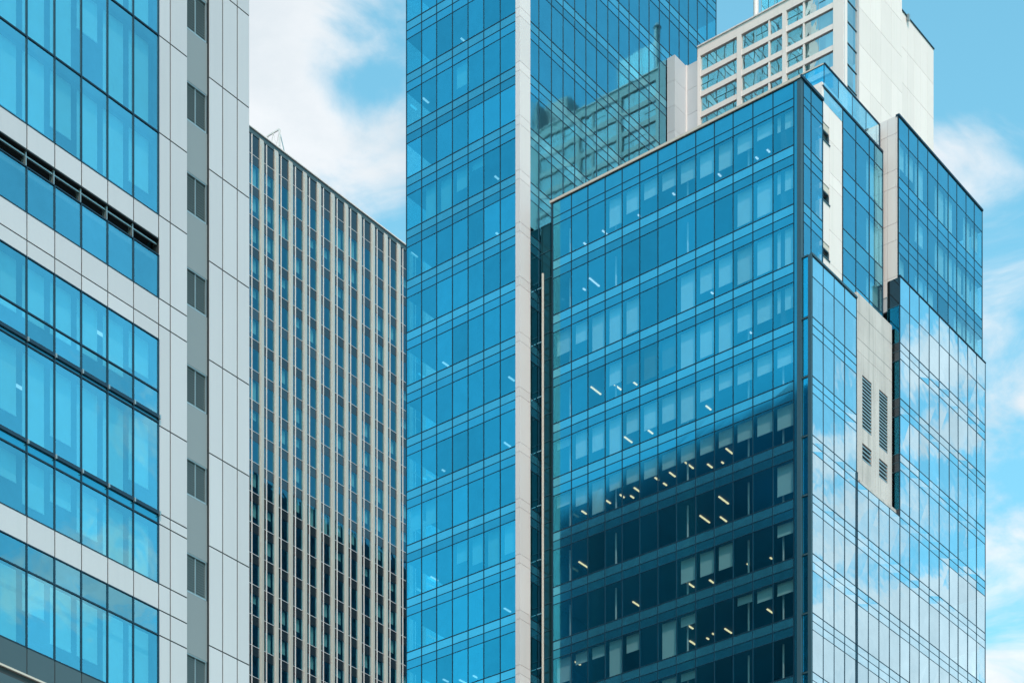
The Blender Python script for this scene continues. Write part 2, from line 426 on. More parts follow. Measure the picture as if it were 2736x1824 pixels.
for a in cs[:-1]:
    s = a + pw / 2 + bw * .22
    BOX(f2, s - .05, s + .05, -.06, .1, 0, zr2 - .8).build('mullion', 'pil', b2)
for j, z in enumerate(lev):
    m = MB()
    for a in cs[:-1]: m.box(f2, a + pw / 2, a + bw - pw / 2, -.015, .08, z - .03, z + .03)
    m.build('transom', 'greyp', b2)
    BOX(f2, xa2, xb2, .3, 12, z - fl * .30, z + .1).build('floor_slab', 'ceil', b2)
    zt_ = z; zm = z - fl * .31; zb_ = z - fl
    m = MB()
    for a in cs[:-1]: m.box(f2, a + pw / 2, a + bw - pw / 2, .02, .06, zm, zt_)
    m.build('spandrel_panel', 'spg', b2)
    for a in cs[:-1]:
        q0, q1, q2 = a + pw / 2, a + pw / 2 + bw * .22, a + bw - pw / 2
        v = random.random()
        p2.add(f2, q1, q2, zb_, zm, 'glass_d', .03, (.9 if v < .08 else .6 if v < .30 else .35 if v < .4 else 0), 'blind', bd=.4, jit=.004)
        p2.add(f2, q0, q1, zb_, zm, 'glass_d', .03, .5 if v < .15 else 0, 'blind', bd=.4, jit=.004)
zt2 = lev[0]
m = MB()
for a in cs[:-1]: m.box(f2, a + pw / 2, a + bw - pw / 2, .02, .06, zt2, zr2 - .8)
m.build('parapet_panel', 'spg', b2)
BOX(f2, xa2, xb2, -.05, .5, zr2 - .8, zr2 - .14).build('parapet_band', 'slate', b2)
BOX(f2, xa2, xb2, -.20, .6, zr2 - .14, zr2).build('roof_coping', 'pil', b2)
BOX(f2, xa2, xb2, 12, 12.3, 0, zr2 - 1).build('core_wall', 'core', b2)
BOX(f2, xa2, xb2, .6, 26, zr2 - 1.2, zr2 - .9).build('roof', 'roofm', b2)
BOX(f2, xa2 - .3, xa2, .3, 26, 0, zr2 - .3).build('side_wall', 'greyp', b2)
BOX(f2, xb2, xb2 + .3, .3, 26, 0, zr2 - .3).build('side_wall', 'greyp', b2)
BOX(f2, xa2, xb2, 25.8, 26.1, 0, zr2 - .3).build('rear_wall', 'greyp', b2)
p2.finish(b2)
random.seed(9)
for px, py in ((722, 1324), (1100 * 0 + 796, 1361), (832, 1462), (757, 1499), (796, 1516), (759, 1730), (799, 1756), (900, 1440)):
    pass
# lattice frame on its roof
ff = Face('X', x_at(747, Y2 + 3))
fr = thing('rooftop_frame', 'small white lattice frame standing on the ribbed tower roof edge', 'sign frame', (ff.c, Y2 + 4, zr2 - 1))
sR, sL = ff.s(747), ff.s(714); zt = ff.z(747, 345); zb = zr2 - .9
zq = zt - (zt - zb) * .55
for s in (sR, sL): BOX(ff, s - .1, s + .1, -.1, .1, zb, zt).build('post', 'pil', fr)
for z in (zt, zq, zq - 1.0): BOX(ff, sL + .1, sR - .1, -.07, .07, z - .1, z + .1).build('rail', 'pil', fr)
m = MB(); m.bar(ff.P(sL, 0, zq), ff.P((sL + sR) / 2, 0, zt), .06); m.bar(ff.P((sL + sR) / 2, 0, zt), ff.P(sR, 0, zq), .06); m.bar(ff.P(sL, 0, zt), ff.P((sL + sR) / 2, 0, zq), .04).bar(ff.P((sL + sR) / 2, 0, zq), ff.P(sR, 0, zt), .04); m.build('brace', 'pil', fr)
m = MB(); m.bar(ff.P(sR, 0, zt - .3), ff.P(sR, 2.5, zb), .07); m.bar(ff.P(sL, 0, zt - .3), ff.P(sL, 2.5, zb), .07); m.build('stay', 'steel', fr)
# ================================================================== 3. tall blue tower
X3, Y3 = 127.8, 99.3
fx, fy = Face('X', X3), Face('Y', Y3)
b3 = thing('glass_tower', 'tall blue glass tower with a white corner pilaster', 'tower', (X3, Y3, 0))
p3 = Panes()
ssx = [fx.s(p) for p in (1086.1, 1126.6, 1166.8, 1209, 1250.7, 1292.7, 1336.7)] + [-99.45]
TL = [(203, 31.7), (341.8, 175.1), (478.1, 319.8), (617.5, 464.9), (752.5, 604.3), (893, 746), (1032.6, 897), (1173.4, 1042.8), (1314.8, 1190.4), (1458.2, 1339.3), (1600.6, 1488.7), (1742, 1638)]
T3 = [(fx.z(1086, a) + fx.z(1378, b)) / 2 for a, b in TL]
h3 = (T3[0] - T3[-1]) / 11
T3 = [T3[0] + h3 * k for k in range(7, 0, -1)] + T3 + [T3[-1] - h3 * k for k in range(1, 6)]
def rows3(T):
    r = [(T[0] + .0, T[0] + .6, 'l')]
    for t, t2 in zip(T, T[1:]):
        r += [(t - .64, t, 'l'), (t - 1.30, t - .64, 'd'), (t2, t - 1.30, 'v')]
    return r
BL3 = {(7 + 3, 1): .9, (10, 2): .85, (10, 3): .55, (10, 4): .3, (8, 3): .6, (14, 1): .35, (14, 2): .45, (14, 3): .45}
def bl3(vi, i):
    if (vi, i) in ((9, 1), (9, 2)): return .9
    if (vi, i) == (9, 3): return .55
    if (vi, i) == (9, 4): return .2
    if (vi, i) == (7, 3): return .62
    if vi == 16 and i in (3, 4, 5, 6): return (.5, .7, .9, .75)[i - 3]
    if vi == 15 and i in (0, 1): return .6
    return 0
r3 = rows3(T3)
curtain(b3, fx, ssx, r3, p3, 'glass_b', blinds=bl3, depth=5.0, core=(1.6, 0))
ssy = [fy.s(1410)] + [fy.s(1400 + .34438 * x) for x in (115, 213, 303, 393, 480, 563, 650, 735, 815, 893, 970, 1050, 1128, 1203, 1275, 1345, 1420, 1490)]
wy = (ssy[-1] - ssy[1]) / 17
curtain(b3, fy, ssy, r3, p3, 'glass_b', blinds=None, depth=4.5, core=(0, 1.8), mw=.024,
        vis=lambda x, y: (x < 1474 or y < 538 - .5 * (x - 1477)) and y < 1824 and x < 1850)
zT, zB = r3[0][1], r3[-1][0]
# pilaster and sides
pc = (127.55, 99.02); ps = T3
for t, t2 in zip(T3, T3[1:]):
    for hi, lo in ((t, t - .66), (t - .66, t2)):
        MB().plan([(pc[0], pc[1]), (fy.s(1409), pc[1]), (fy.s(1409), 99.28), (127.95, 99.28), (127.95, 99.43), (pc[0], 99.43)], lo + .012, hi - .012).build('pilaster_panel', 'pil', b3)
        MB().plan([(pc[0] + .03, pc[1] + .03), (fy.s(1409) - .03, pc[1] + .03), (fy.s(1409) - .03, 99.27), (127.94, 99.27), (127.94, 99.41), (pc[0] + .03, 99.41)], lo - .012, lo + .012).build('pilaster_joint', 'joint', b3)
xe3, ye3 = ssy[-1], -ssx[0]
for t, t2 in zip(T3, T3[1:]):
    m = MB(); m.quad((X3, ye3, t2), (X3, ye3, t - 1.3), (xe3, ye3, t - 1.3), (xe3, ye3, t2)); m.build('rear_window', 'glass_b', b3)
    m = MB(); m.quad((xe3, Y3, t2), (xe3, ye3, t2), (xe3, ye3, t - 1.3), (xe3, Y3, t - 1.3)); m.build('end_window', 'glass_b', b3)
    m = MB().box(W, X3 + .02, xe3, ye3 - .03, ye3, t - 1.3, t); m.box(W, xe3 - .03, xe3, Y3 + .1, ye3 - .04, t - 1.3, t); m.build('spandrel_panel', 'spd', b3)
BOX(W, X3, xe3, Y3, ye3, .0, zB).build('podium_wall', 'dteal', b3)
BOX(W, X3 + .1, xe3 - .1, Y3 + .1, ye3 - .1, zT, zT + .3).build('roof', 'roofm', b3)
MB().bar((129.95, 98.75, 60), (129.95, 98.75, 103.0), .09, 10).build('drain_pipe', 'cream', b3)
for z in range(62, 103, 4): BOX(W, 129.9, 130.0, 98.8, 99.24, z - .03, z + .03).build('pipe_clamp', 'steel', b3)
# ceiling strips seen through the left face
def strips(F_, root, lst, ceils, length=None, w=.055, mat='lampw', dmin=.3, dmax=7):
    for (xa, ya, xb, yb) in lst:
        best = None
        for zc in ceils:
            rx, ry = ray(xa); t = (zc - CAMZ) / ((HY - ya) / F)
            P = (rx * t, ry * t)
            d = P[0] - F_.c if F_.k == 'X' else P[1] - F_.c
            if d > dmin and (best is None or d < best[0]): best = (d, zc, P)
        if best is None or best[0] > dmax: continue
        d, zc, P = best
        rx, ry = ray(xb); t2 = (zc - CAMZ) / ((HY - yb) / F); Q = (rx * t2, ry * t2)
        L = max(.25, min(1.25, math.hypot(Q[0] - P[0], Q[1] - P[1])))
        s = P[0] if F_.k == 'Y' else -P[1]
        if F_.k == 'X': BOX(F_, s - w, s + w, d, min(d + L, dmax), zc - .07, zc - .01).build('ceiling_light', mat, root)
        else: BOX(F_, s, s + L, d - w, d + w, zc - .07, zc - .01).build('ceiling_light', mat, root)
def zoomed(x0, y0, k, L): return [(x0 + a * k, y0 + b * k, x0 + c * k, y0 + d * k) for a, b, c, d in L]
ce3 = [t - 1.29 for t in T3]
L3 = zoomed(1070, 0, .29338, [(552, 345, 590, 375), (205, 890, 262, 930), (160, 1045, 190, 1085)]) + \
    zoomed(1070, 440, .29338, [(860, 100, 900, 125), (95, 795, 150, 840), (750, 620, 762, 640), (870, 615, 890, 632)]) + \
    zoomed(1070, 880, .29338, [(385, 292, 440, 328), (248, 355, 300, 392), (945, 1022, 1005, 1060), (825, 1088, 890, 1125), (242, 1310, 310, 1355), (985, 425, 1045, 460), (380, 1270, 405, 1285)]) + \
    zoomed(1070, 1320, .3214, [(252, 678, 305, 715), (220, 735, 288, 775), (135, 780, 165, 805), (862, 940, 915, 972), (228, 1163, 303, 1203), (766, 1430, 835, 1472), (490, 1535, 550, 1565), (605, 1500, 638, 1520), (715, 1392, 745, 1410), (720, 1480, 748, 1500), (355, 1530, 400, 1552)])
strips(fx, b3, L3, ce3, mat='lampc', dmax=4.6, w=.07)
p3.finish(b3)
# ================================================================== 4. front glass block
X4 = 130.0
g4 = Face('X', X4)
b4 = thing('glass_block', 'blue glass office block with half-drawn blinds, dark in its lower storeys', 'building', (X4, 77.0, 0))
p4 = Panes()
T4 = [101.9 + CAMZ - 3.995 * k for k in range(0, 12)]
R4 = (zX(2138, 205, X4) + zX(1477, 538.7, X4)) / 2
B0 = zX(2121, 262.2, X4); C0 = zX(2121, 284.2, X4)
r4 = [(B0, R4 - .12, 'd'), (C0, B0, 'd'), (T4[0], C0, 'v')]
for t, t2 in zip(T4, T4[1:]): r4 += [(t - .645, t, 'l'), (t - 1.29, t - .645, 'd'), (t2, t - 1.29, 'v')]
px4 = [1477] + [1460 + .29347 * x for x in (228, 378, 535, 690, 850, 1015, 1185)] + [1840 + .29347 * x for x in (65, 235, 405, 585, 768, 958)]
ss4 = [g4.s(p) for p in px4]
O = 'blind2'
BL4 = [[0, 0, 0, .75, .6, .45, .45, .5, .6, .65, .45, .35, .4],
       [0] * 10 + [.85, .85, .5],
       [.6, .5, .9, .9, .85, 0, 0, .95, .65, .7, .85, .85, .95],
       [0, 0, 0, .55, (.7, O), (.8, O), (.75, O), .9, .85, .95, .6, .6, .55],
       [.2, .65, .65, .95, .55, .65, .65, .85, .5, .4, .45, .45, .45],
       [.3, .45, .85, .4, .4, .45, .4, .4, .4, .4, .45, .5, .55],
       [0, 0, 0, 0, 0, 0, 0, 0, 0, 0, 0, 0, .75],
       [0, 0, 0, 0, 0, 0, 0, .6, .6, .6, 0, 0, .3],
       [.65, .3, .3, .95, .45, 0, .95, .25, 0, 0, .2, .3, .3],
       [0, 0, 0, .55, .55, .55, .75, .2, 0, 0, 0, 0, 0],
       [.3, 0, .6, .5, 0, .4, 0, .7, .6, .6, 0, .8, .7]]
curtain(b4, g4, ss4, r4, p4, 'glass_c', blinds=lambda v, i: BL4[v][i] if v < len(BL4) else 0, depth=5.0, mw=.026, jit=.0016)
for p in (1507, 1630, 1822, 1985, 2078): MB().bar(g4.P(g4.s(p), .75, T4[-1]), g4.P(g4.s(p), .75, T4[0] + 2.4), .07, 10).build('hanging_cable', 'pil', b4)
yc = -ss4[-1]
BOX(g4, g4.s(1475), g4.s(1477) - .05, -.03, .2, r4[-1][0], R4 - .1).build('corner_trim', 'mullg', b4)
BOX(g4, ss4[0] - .2, g4.s(2140), -.12, .35, R4 - .12, R4 + .06).build('roof_coping', 'cream', b4)
ce4 = [C0] + [t - 1.29 for t in T4]
L4 = zoomed(1460, 920, .29347, [(110, 545, 210, 620), (405, 380, 522, 468), (600, 345, 685, 405), (760, 312, 835, 358), (112, 1008, 215, 1085), (710, 835, 778, 888), (905, 758, 972, 805), (1250, 1055, 1357, 1138), (1120, 1158, 1178, 1195), (988, 1205, 1018, 1230), (798, 1297, 848, 1333), (670, 1360, 700, 1390), (545, 1413, 587, 1438), (158, 1492, 220, 1548), (322, 1508, 368, 1535), (1065, 1255, 1105, 1272), (765, 1370, 800, 1390)]) + \
    zoomed(1460, 1360, .29586, [(170, 512, 275, 585), (293, 467, 375, 520), (780, 828, 843, 868), (1247, 638, 1340, 700), (260, 1370, 307, 1398), (1060, 1248, 1110, 1275), (1245, 1020, 1325, 1072), (1293, 1180, 1345, 1212), (185, 1045, 212, 1060)]) + \
    zoomed(1840, 1000, .29347, [(158, 280, 200, 318), (340, 668, 398, 718), (172, 810, 218, 842), (103, 1278, 220, 1370), (275, 1105, 367, 1172), (288, 1290, 345, 1333), (300, 790, 312, 800)]) + \
    zoomed(1840, 1400, .27045, [(205, 543, 243, 575), (775, 830, 828, 872), (357, 1023, 418, 1070), (10, 1145, 68, 1180), (578, 383, 607, 392), (805, 322, 825, 328), (235, 1070, 250, 1080), (178, 1115, 200, 1128)])
strips(g4, b4, L4, ce4, mat='lampw', dmax=4.9)
L4b = zoomed(1460, 480, .29347, [(390, 890, 480, 968), (340, 570, 368, 580), (187, 640, 220, 655), (335, 985, 365, 995), (835, 315, 848, 335), (1150, 118, 1175, 132), (510, 458, 560, 490)]) + \
    zoomed(1840, 180, .29347, [(612, 812, 635, 830), (715, 745, 760, 740), (860, 1175, 880, 1185), (270, 965, 300, 985)]) + zoomed(1840, 600, .29347, [(545, 455, 575, 470), (205, 610, 220, 620), (555, 970, 575, 978)])
strips(g4, b4, L4b, ce4, mat='lampc', dmax=4.9, w=.06)
for k in range(24):
    zt_ = R4 - 1.2 - 2.0 * k
    BOX(Face('X', 130.4), -99.26, -97.82, 0, .05, zt_ - 1.96, zt_).build('infill_glazing', 'dslot', b4)
    BOX(Face('X', 130.4), -99.26, -97.82, -.03, .05, zt_, zt_ + .04).build('transom', 'mullg', b4)
# right-hand face of the top block, corner column
yb = 76.8
gy = Face('Y', yb)
BOX(g4, ss4[-1] + .05, -yb - .32, -.02, .25, r4[-1][0], R4 - .14).build('corner_column', 'spd', b4)
BOX(g4, -yb - .32, -yb, -.05, .25, r4[-1][0], R4 - .14).build('corner_post', 'mullg', b4)
ssb = [X4 + .25] + [gy.s(p) for p in (2167, 2198)]
rb = r4[:13]
curtain(b4, gy, ssb, rb, p4, 'glass_c', depth=1.5, mw=.022, blinds=None, jit=.002)
BOX(gy, X4 - .1, gy.s(2199), -.1, .3, R4 - .12, R4 + .06).build('roof_coping', 'mull', b4)
# white service column with small windows
gw = Face('Y', 77.2)
xw0, xw1 = gw.s(2196), gw.s(2250)
zc = gw.z(2200, 271.6)
hs = [zc] + [gw.z(2200, y) for y in (441.5, 475.8, 597, 620, 685, 760)]
wins = [(372, 324.7), (533, 487), (682, 643)]
xm = gw.s(2216)
zz = [zc + 1.0] + [z for b, t in wins for z in (gw.z(2200, t), gw.z(2200, b))] + [gw.z(2200, 770)]
for i in range(0, len(zz), 2): BOX(gw, xw0, xm - .01, 0, .5, zz[i + 1], zz[i]).build('column_panel', 'white', b4)
for b, t in wins:
    w = BOX(gw, xw0, xm - .01, .30, .33, gw.z(2200, b), gw.z(2200, t)).build('column_window', 'glass_d', b4)
    zz0, zz1 = gw.z(2200, b), gw.z(2200, t)
    BOX(gw, xw0, xm - .01, .05, .28, zz0 + (zz1 - zz0) * .55, zz0 + (zz1 - zz0) * .6).build('frame', 'mullg', w)
    BOX(gw, xw0, xm - .01, .04, .29, zz0 + (zz1 - zz0) * .62, zz1 - .01).build('vent_panel', 'cream', w)
    BOX(gw, xm - .07, xm - .02, .02, .29, zz0, zz0 + (zz1 - zz0) * .5).build('jamb', 'mullg', w)
    BOX(gw, xw0, xm + .05, -.06, .02, zz0 - .08, zz0 - .01).build('sill', 'mullg', w)
hj = [gw.z(2200, y) for y in (271.6, 357, 441.5, 475.8, 597, 685, 770)]
for hi, lo in zip(hj, hj[1:]):
    BOX(gw, xm + .01, xw1 - .01, 0, .5, lo + .01, hi - .01).build('column_panel', 'white', b4)
BOX(gw, xw0 + .05, xw1 - .02, .34, .5, gw.z(2200, 765), zc - .05).build('backing_wall', 'joint', b4)
BOX(gw, gw.s(2201), xw1, -.01, .02, zc + .02, zc + 1.35).build('parapet_glass', 'glass_e', b4)
BOX(gw, gw.s(2201), xw1, .3, .5, zc + .02, zc + 1.30).build('parapet_wall', 'white', b4)
BOX(Face('X', gw.s(2199) - .05), -79.5, -77.25, 0, .3, zc - 1, zc + 1.35).build('parapet_wall', 'white', b4)
# glass block beside it
zz = [gw.z(2251, y) for y in (290.5, 340, 449.8, 497, 608.4, 659.4, 732, 775)]
rg = [(zz[1], zz[0], 'd'), (zz[2], zz[1], 'v'), (zz[3], zz[2], 'd'), (zz[4], zz[3], 'v'), (zz[5], zz[4], 'l'), (zz[6], zz[5], 'v'), (zz[6] - 1.4, zz[6], 'l')]
ssg = [gw.s(p) for p in (2251.5, 2286.5, 2322.5, 2358.5)]
curtain(b4, gw, ssg, rg, p4, 'glass_c', depth=4.0, core=(0, 1.2), mw=.022, blinds=lambda v, i: [.0, 0, .8, 0, 0, .9, 0, 0, .9][v * 3 + i] if v < 3 else 0)
xg1 = ssg[-1]
MB().quad((xg1, 77.2, rg[-1][0]), (xg1, 80.5, rg[-1][0]), (xg1, 80.5, zz[0]), (xg1, 77.2, zz[0])).build('end_window', 'glass_e', b4)
BOX(gw, xw0 + .1, xg1, -.06, .1, zz[0], zz[0] + .14).build('roof_coping', 'mull', b4)
# roof screen
sc_ = Face('Y', 77.55)
xs0, xs1 = sc_.s(2203), sc_.s(2350)
zs = sc_.z(2203, 171)
gs = Face('X', xs0)
ns = 4
for k in range(ns):
    a, b = xs0 + (xs1 - xs0) * k / ns, xs0 + (xs1 - xs0) * (k + 1) / ns
    BOX(sc_, a + .02, b - .02, 0, .02, zz[0] + .14, zs).build('screen_glass', 'glass_e' if k else 'glass_c', b4)
    BOX(sc_, b - .02, b + .02, -.01, .05, zz[0] + .14, zs).build('screen_post', 'mull', b4)
for k in range(3):
    BOX(gs, -77.6 - 1.5 * (k + 1) + .02, -77.6 - 1.5 * k - .02, 0, .02, R4 - .2, zs).build('screen_glass', 'glass_c', b4)
    BOX(gs, -77.6 - 1.5 * k - .02, -77.6 - 1.5 * k + .02, 0, .05, R4 - .2, zs).build('screen_post', 'mull', b4)
BOX(sc_, xs0, xs1 + .02, -.04, .08, zs, zs + .1).build('screen_rail', 'mull', b4)
BOX(gs, -82.2, -77.65, -.04, .08, zs, zs + .1).build('screen_rail', 'cream', b4)
BOX(W, xs1, xs1 + .02, 77.6, 80.0, zz[0], zs).build('screen_glass', 'glass_e', b4)
BOX(W, xs1 - .02, xs1 + .04, 77.5, 77.54, zz[0] + .14, zs).build('screen_post', 'mull', b4)
hr = MB().bar((xs1 - 1.6, 79.8, zs - .9), (xs1, 79.8, zs - .9), .03).bar((xs1 - 1.6, 79.8, zs - .5), (xs1, 79.8, zs - .5), .03); hr.build('handrail', 'steel', b4)
# podium bay
YP = 76.1
gp = Face('Y', YP)
xp0 = gp.s(2170)
zpt = gp.z(2170, 680)
Tp = [t for t in T4 if t < zpt - 2]
rp = [(Tp[0] + 2.75, zpt - .1, 'd')]
rp[0] = (Tp[0] + 2.705 + .0, zpt - .1, 'd')
def podrows(T, top, kk='l'):
    r = [(T[0] + 2.705, top, 'd'), (T[0], T[0] + 2.705, 'v')]
    for t, t2 in zip(T, T[1:]): r += [(t - .56, t, 'l'), (t - 1.15, t - .56, 'd'), (t2, t - 1.15, 'v')]
    return r
rp = podrows(Tp, zpt - .06)
M['glass_p'] = glass('pale blue reflective glass', (.62, .90, 1.0), (.75, .95, .95), f0=.84, gain=.2, bump=.014, pane=.14)
M['spp'] = glass('reflective spandrel glass', (.58, .88, 1.0), None, f0=.78, gain=.2, under=(.03, .22, .33), bump=.014, pane=.1)
ssp = [gp.s(p) for p in (2170, 2199.4, 2228.5, 2256.8, 2288.6)]
kw = dict(spl='spp', spd='spp', mw=.02, md=.03, jit=.0055)
random.seed(3)
curtain(b4, gp, ssp, rp, p4, 'glass_p', depth=.9, inner=False, blinds=lambda v, i: .9 if (v * 5 + i * 3) % 7 == 0 else 0, **kw)
for r in rp:
    if r[2] != 'v': BOX(gp, xp0, ssp[-1], .1, .9, r[0], r[1]).build('floor_slab', 'ceil', b4)
BOX(gp, xp0 + .2, ssp[-1], .75, 1.1, rp[-1][0], zpt - .2).build('core_wall', 'core', b4)
BOX(gp, xp0 - .1, gp.s(2289), -.08, .15, zpt - .06, zpt + .08).build('roof_coping', 'mullg', b4)
BOX(gp, xp0 - .14, xp0, -.03, .25, rp[-1][0], zpt).build('corner_post', 'mullg', b4)
gq = Face('X', xp0 - .12)
for t in [zpt] + Tp[:-1]:
    zlo = t - 3.99 if t != zpt else Tp[0]
    BOX(gq, -yb + .05, -YP - .27, .02, .05, zlo + .1, t - .06).build('bay_window', 'glass_b', b4)
    BOX(gq, -yb + .03, -YP - .25, -.04, .1, t - .06, t + .04).build('bay_ledge', 'mullg', b4)
# stained concrete panel with louvres, and podium glass below it
gc = Face('Y', 76.62)
cx0, cx1 = gc.s(2289.5), gc.s(2383)
zct = gc.z(2289, 778); zcb = Tp[[i for i, t in enumerate(Tp) if t < gc.z(2290, 1262)][0]]
lv = [((2304, 2329), 1001, 1142.4), ((2304, 2328), 1182, 1226.8), ((2349, 2372), 1039, 1192.3), ((2349, 2371), 1223, 1273)]
L = [(gc.s(a), gc.s(b), gc.z(a, q), gc.z(a, p)) for (a, b), p, q in lv]
xl = [cx0, L[0][0], L[0][1], L[2][0], L[2][1], cx1]
sm = (L[0][1] + L[2][0]) / 2
def cbox(a, b, lo, hi): BOX(gc, a, b, 0, .3, lo, hi).build('concrete_panel', 'conc', b4)
zq = L[0][3] + 1.4
cbox(cx0, sm - .01, zq + .01, zct); cbox(sm + .01, cx1, zq + .01, zct)
cbox(cx0, xl[1], zcb, zq - .01); cbox(xl[2], sm - .01, zcb, zq - .01); cbox(sm + .01, xl[3], zcb, zq - .01); cbox(xl[4], cx1, zcb, zq - .01)
for (a, b, l0, l1), (c, d, m0, m1) in ((L[0], L[1]), (L[2], L[3])):
    cbox(a, b, l1, zq - .01); cbox(a, b, m1, l0); cbox(a, b, zcb, m0)
for a, b, z0, z1_ in L:
    lo = BOX(gc, a, b, .22, .28, z0, z1_).build('louvre_grille', 'black', b4)
    sl = MB(); k = max(3, int((z1_ - z0) / .24))
    for j in range(k):
        z = z0 + (z1_ - z0) * (j + .15) / k
        sl.box(gc, a, b, .02, .12, z, z + .10)
    sl.build('slat', 'steel', lo)
for pz in (830, 900): BOX(gc, cx0, cx1, -.004, .002, gc.z(2289, pz), gc.z(2289, pz) + .02).build('panel_joint', 'joint', b4)
BOX(gc, cx0, gc.s(2404), -.25, .3, zcb - .55, zcb).build('concrete_ledge', 'conc', b4)
BOX(gc, cx0 - .05, cx1, .35, .6, zcb - 1, zct - .1).build('backing_wall', 'joint', b4)
ss_u = [gp.s(p) for p in (2289.8, 2320, 2348.3, 2376.2, 2404.2)]
Tu = [t for t in Tp if t < zcb - 1]
ru = [(Tu[0] + 2.84, zcb - .55, 'd'), (Tu[0], Tu[0] + 2.84, 'v')]
for t, t2 in zip(Tu, Tu[1:]): ru += [(t - .56, t, 'l'), (t - 1.15, t - .56, 'd'), (t2, t - 1.15, 'v')]
curtain(b4, gp, ss_u, ru, p4, 'glass_p', inner=True, depth=4.5, **kw)
BOX(gp, ss_u[0] - .08, ss_u[0] - .04, -.1, .1, ru[-1][0], zcb).build('mullion', 'mull', b4)
# hidden bulk: rear walls and roofs
BOX(W, X4 + .15, X4 + 5, 97.72, 97.8, T4[-1], R4 - .2).build('side_wall', 'dslot', b4)
BOX(W, X4, 148, 77.2, 97.7, 0, T4[-1]).build('podium_wall', 'dteal', b4)
BOX(W, X4 + .4, 148.0, 80.6, 97.6, R4 - .5, R4 - .2).build('roof', 'roofm', b4)
BOX(W, X4 + .4, xs0 + .5, 77.3, 80.6, R4 - .5, R4 - .2).build('roof', 'roofm', b4)
BOX(W, X4 + .35, 142.9, YP + .3, 77.15, 0, T4[-1]).build('podium_wall', 'dteal', b4)
p4.finish(b4)
# ================================================================== 5. right-hand glass tower
Y5 = 76.22
g5 = Face('Y', Y5)
x9 = gp.s(2404.4)
b5 = thing('slim_tower', 'lower blue glass tower with a white tiled flank, mirroring clouds', 'tower', (x9, Y5, 0))
p5 = Panes()
z5t = g5.z(2405, 311.6)
T5 = [105.9 + CAMZ - 3.995 * k for k in range(0, 13)]
zlb = gp.z(2404, 735)
r5 = [(T5[0] + 2.75, z5t - .08, 'd'), (T5[0], T5[0] + 2.75, 'v')]
for t, t2 in zip(T5[:2], T5[1:3]): r5 += [(t - .72, t, 'd'), (t - 1.45, t - .72, 'd'), (t2, t - 1.45, 'v')]
ss5 = [x9 + .02] + [g5.s(p) for p in (2427.7, 2452.3, 2478.6, 2505.4, 2533.3, 2556.3, 2581, 2603, 2624.4)]
random.seed(21)
curtain(b5, g5, ss5, r5, p5, 'glass_c', depth=5.0, core=(0, 1.7), mw=.02, md=.03, jit=.002, blinds=lambda v, i: random.choice((0, .6, .95, 0, .95)))
Tl = [t for t in T5 if t < zlb - 2]
rl = podrows(Tl, zlb - .08)
ssl = [x9] + [gp.s(p) for p in (2430.4, 2455.8, 2482.6, 2509.4, 2536.2, 2560, 2585.5, 2609, 2632.4)]
curtain(b5, gp, ssl, rl, p5, 'glass_p', depth=5.0, core=(0, 1.7), **kw, blinds=lambda v, i: (.9 if random.random() < .25 else 0))
BOX(g5, ss5[0] - .05, ss5[-1] + .05, -.08, .2, z5t - .08, z5t + .06).build('roof_coping', 'mull', b5)
BOX(gp, ssl[0] - .05, ssl[-1] + .06, -.05, .1, zlb - .05, zlb + .02).build('ledge', 'mull', b5)
# white tiled flank
gf = Face('X', x9)
sf = [-gf.c * 0 - y_at(2338, x9) - .6] + [gf.s(p) for p in (2371, 2394)] + [-Y5]
vz = [z5t]
while vz[-1] > zlb - 1: vz.append(vz[-1] - (1.25 if len(vz) % 2 else 2.6))
for hi, lo in zip(vz, vz[1:]):
    lo = max(lo, zlb - 2.2)
    for a, b in zip(sf, sf[1:]): BOX(gf, a + .012, b - .012, .0, .2, lo + .012, hi - .012).build('flank_tile', 'whitem', b5)
BOX(gf, sf[0] + .02, sf[-1] - .02, .03, .19, zlb - 2.2, z5t - .02).build('backing_wall', 'greyp', b5)
# grey glazed return of the lower bay
sr = [gf.s(2371) , -YP - .02]
zr = zlb - .1
for hi, lo, mt in [(zlb - .1, Tl[0] + 2.7, 'spg')] + [x for t in Tl[:5] for x in ((t + 2.7, t, 'glass_d'), (t, t - .6, 'spg'), (t - .6, t - 1.25, 'spg'))]:
    BOX(gf, sr[0] + .02, sr[1] - .02, -.03, -.005, lo + .02, hi - .02).build('return_panel', mt, b5)
    BOX(gf, sr[0], sr[1], -.05, -.002, lo - .02, lo + .02).build('transom', 'mullg', b5)
MB().prism(Face('Y', 0), [(0, 0)], 0, 0) if False else None
xe5 = ss5[-1]
for Tt, rows, yy, xe in ((T5, r5, Y5, ss5[-1]), (Tl, rl, YP, ssl[-1])):
    for z0, z1_, k in rows:
        MB().quad((xe, yy + .02, z0 + .02), (xe, 83.5, z0 + .02), (xe, 83.5, z1_ - .02), (xe, yy + .02, z1_ - .02)).build('end_window', 'glass_c' if k == 'v' else 'spd', b5)
BOX(W, x9 + .4, ss5[-1] - .1, 76.5, 83.6, z5t - .4, z5t - .12).build('roof', 'roofm', b5)
BOX(W, x9 + .3, ssl[-1], 76.5, 83.6, 0, rl[-1][0]).build('podium_wall', 'dteal', b5)
BOX(W, x9 + .2, ss5[-1], 83.6, 83.9, 0, z5t - .1).build('rear_wall', 'greyp', b5)
p5.finish(b5)
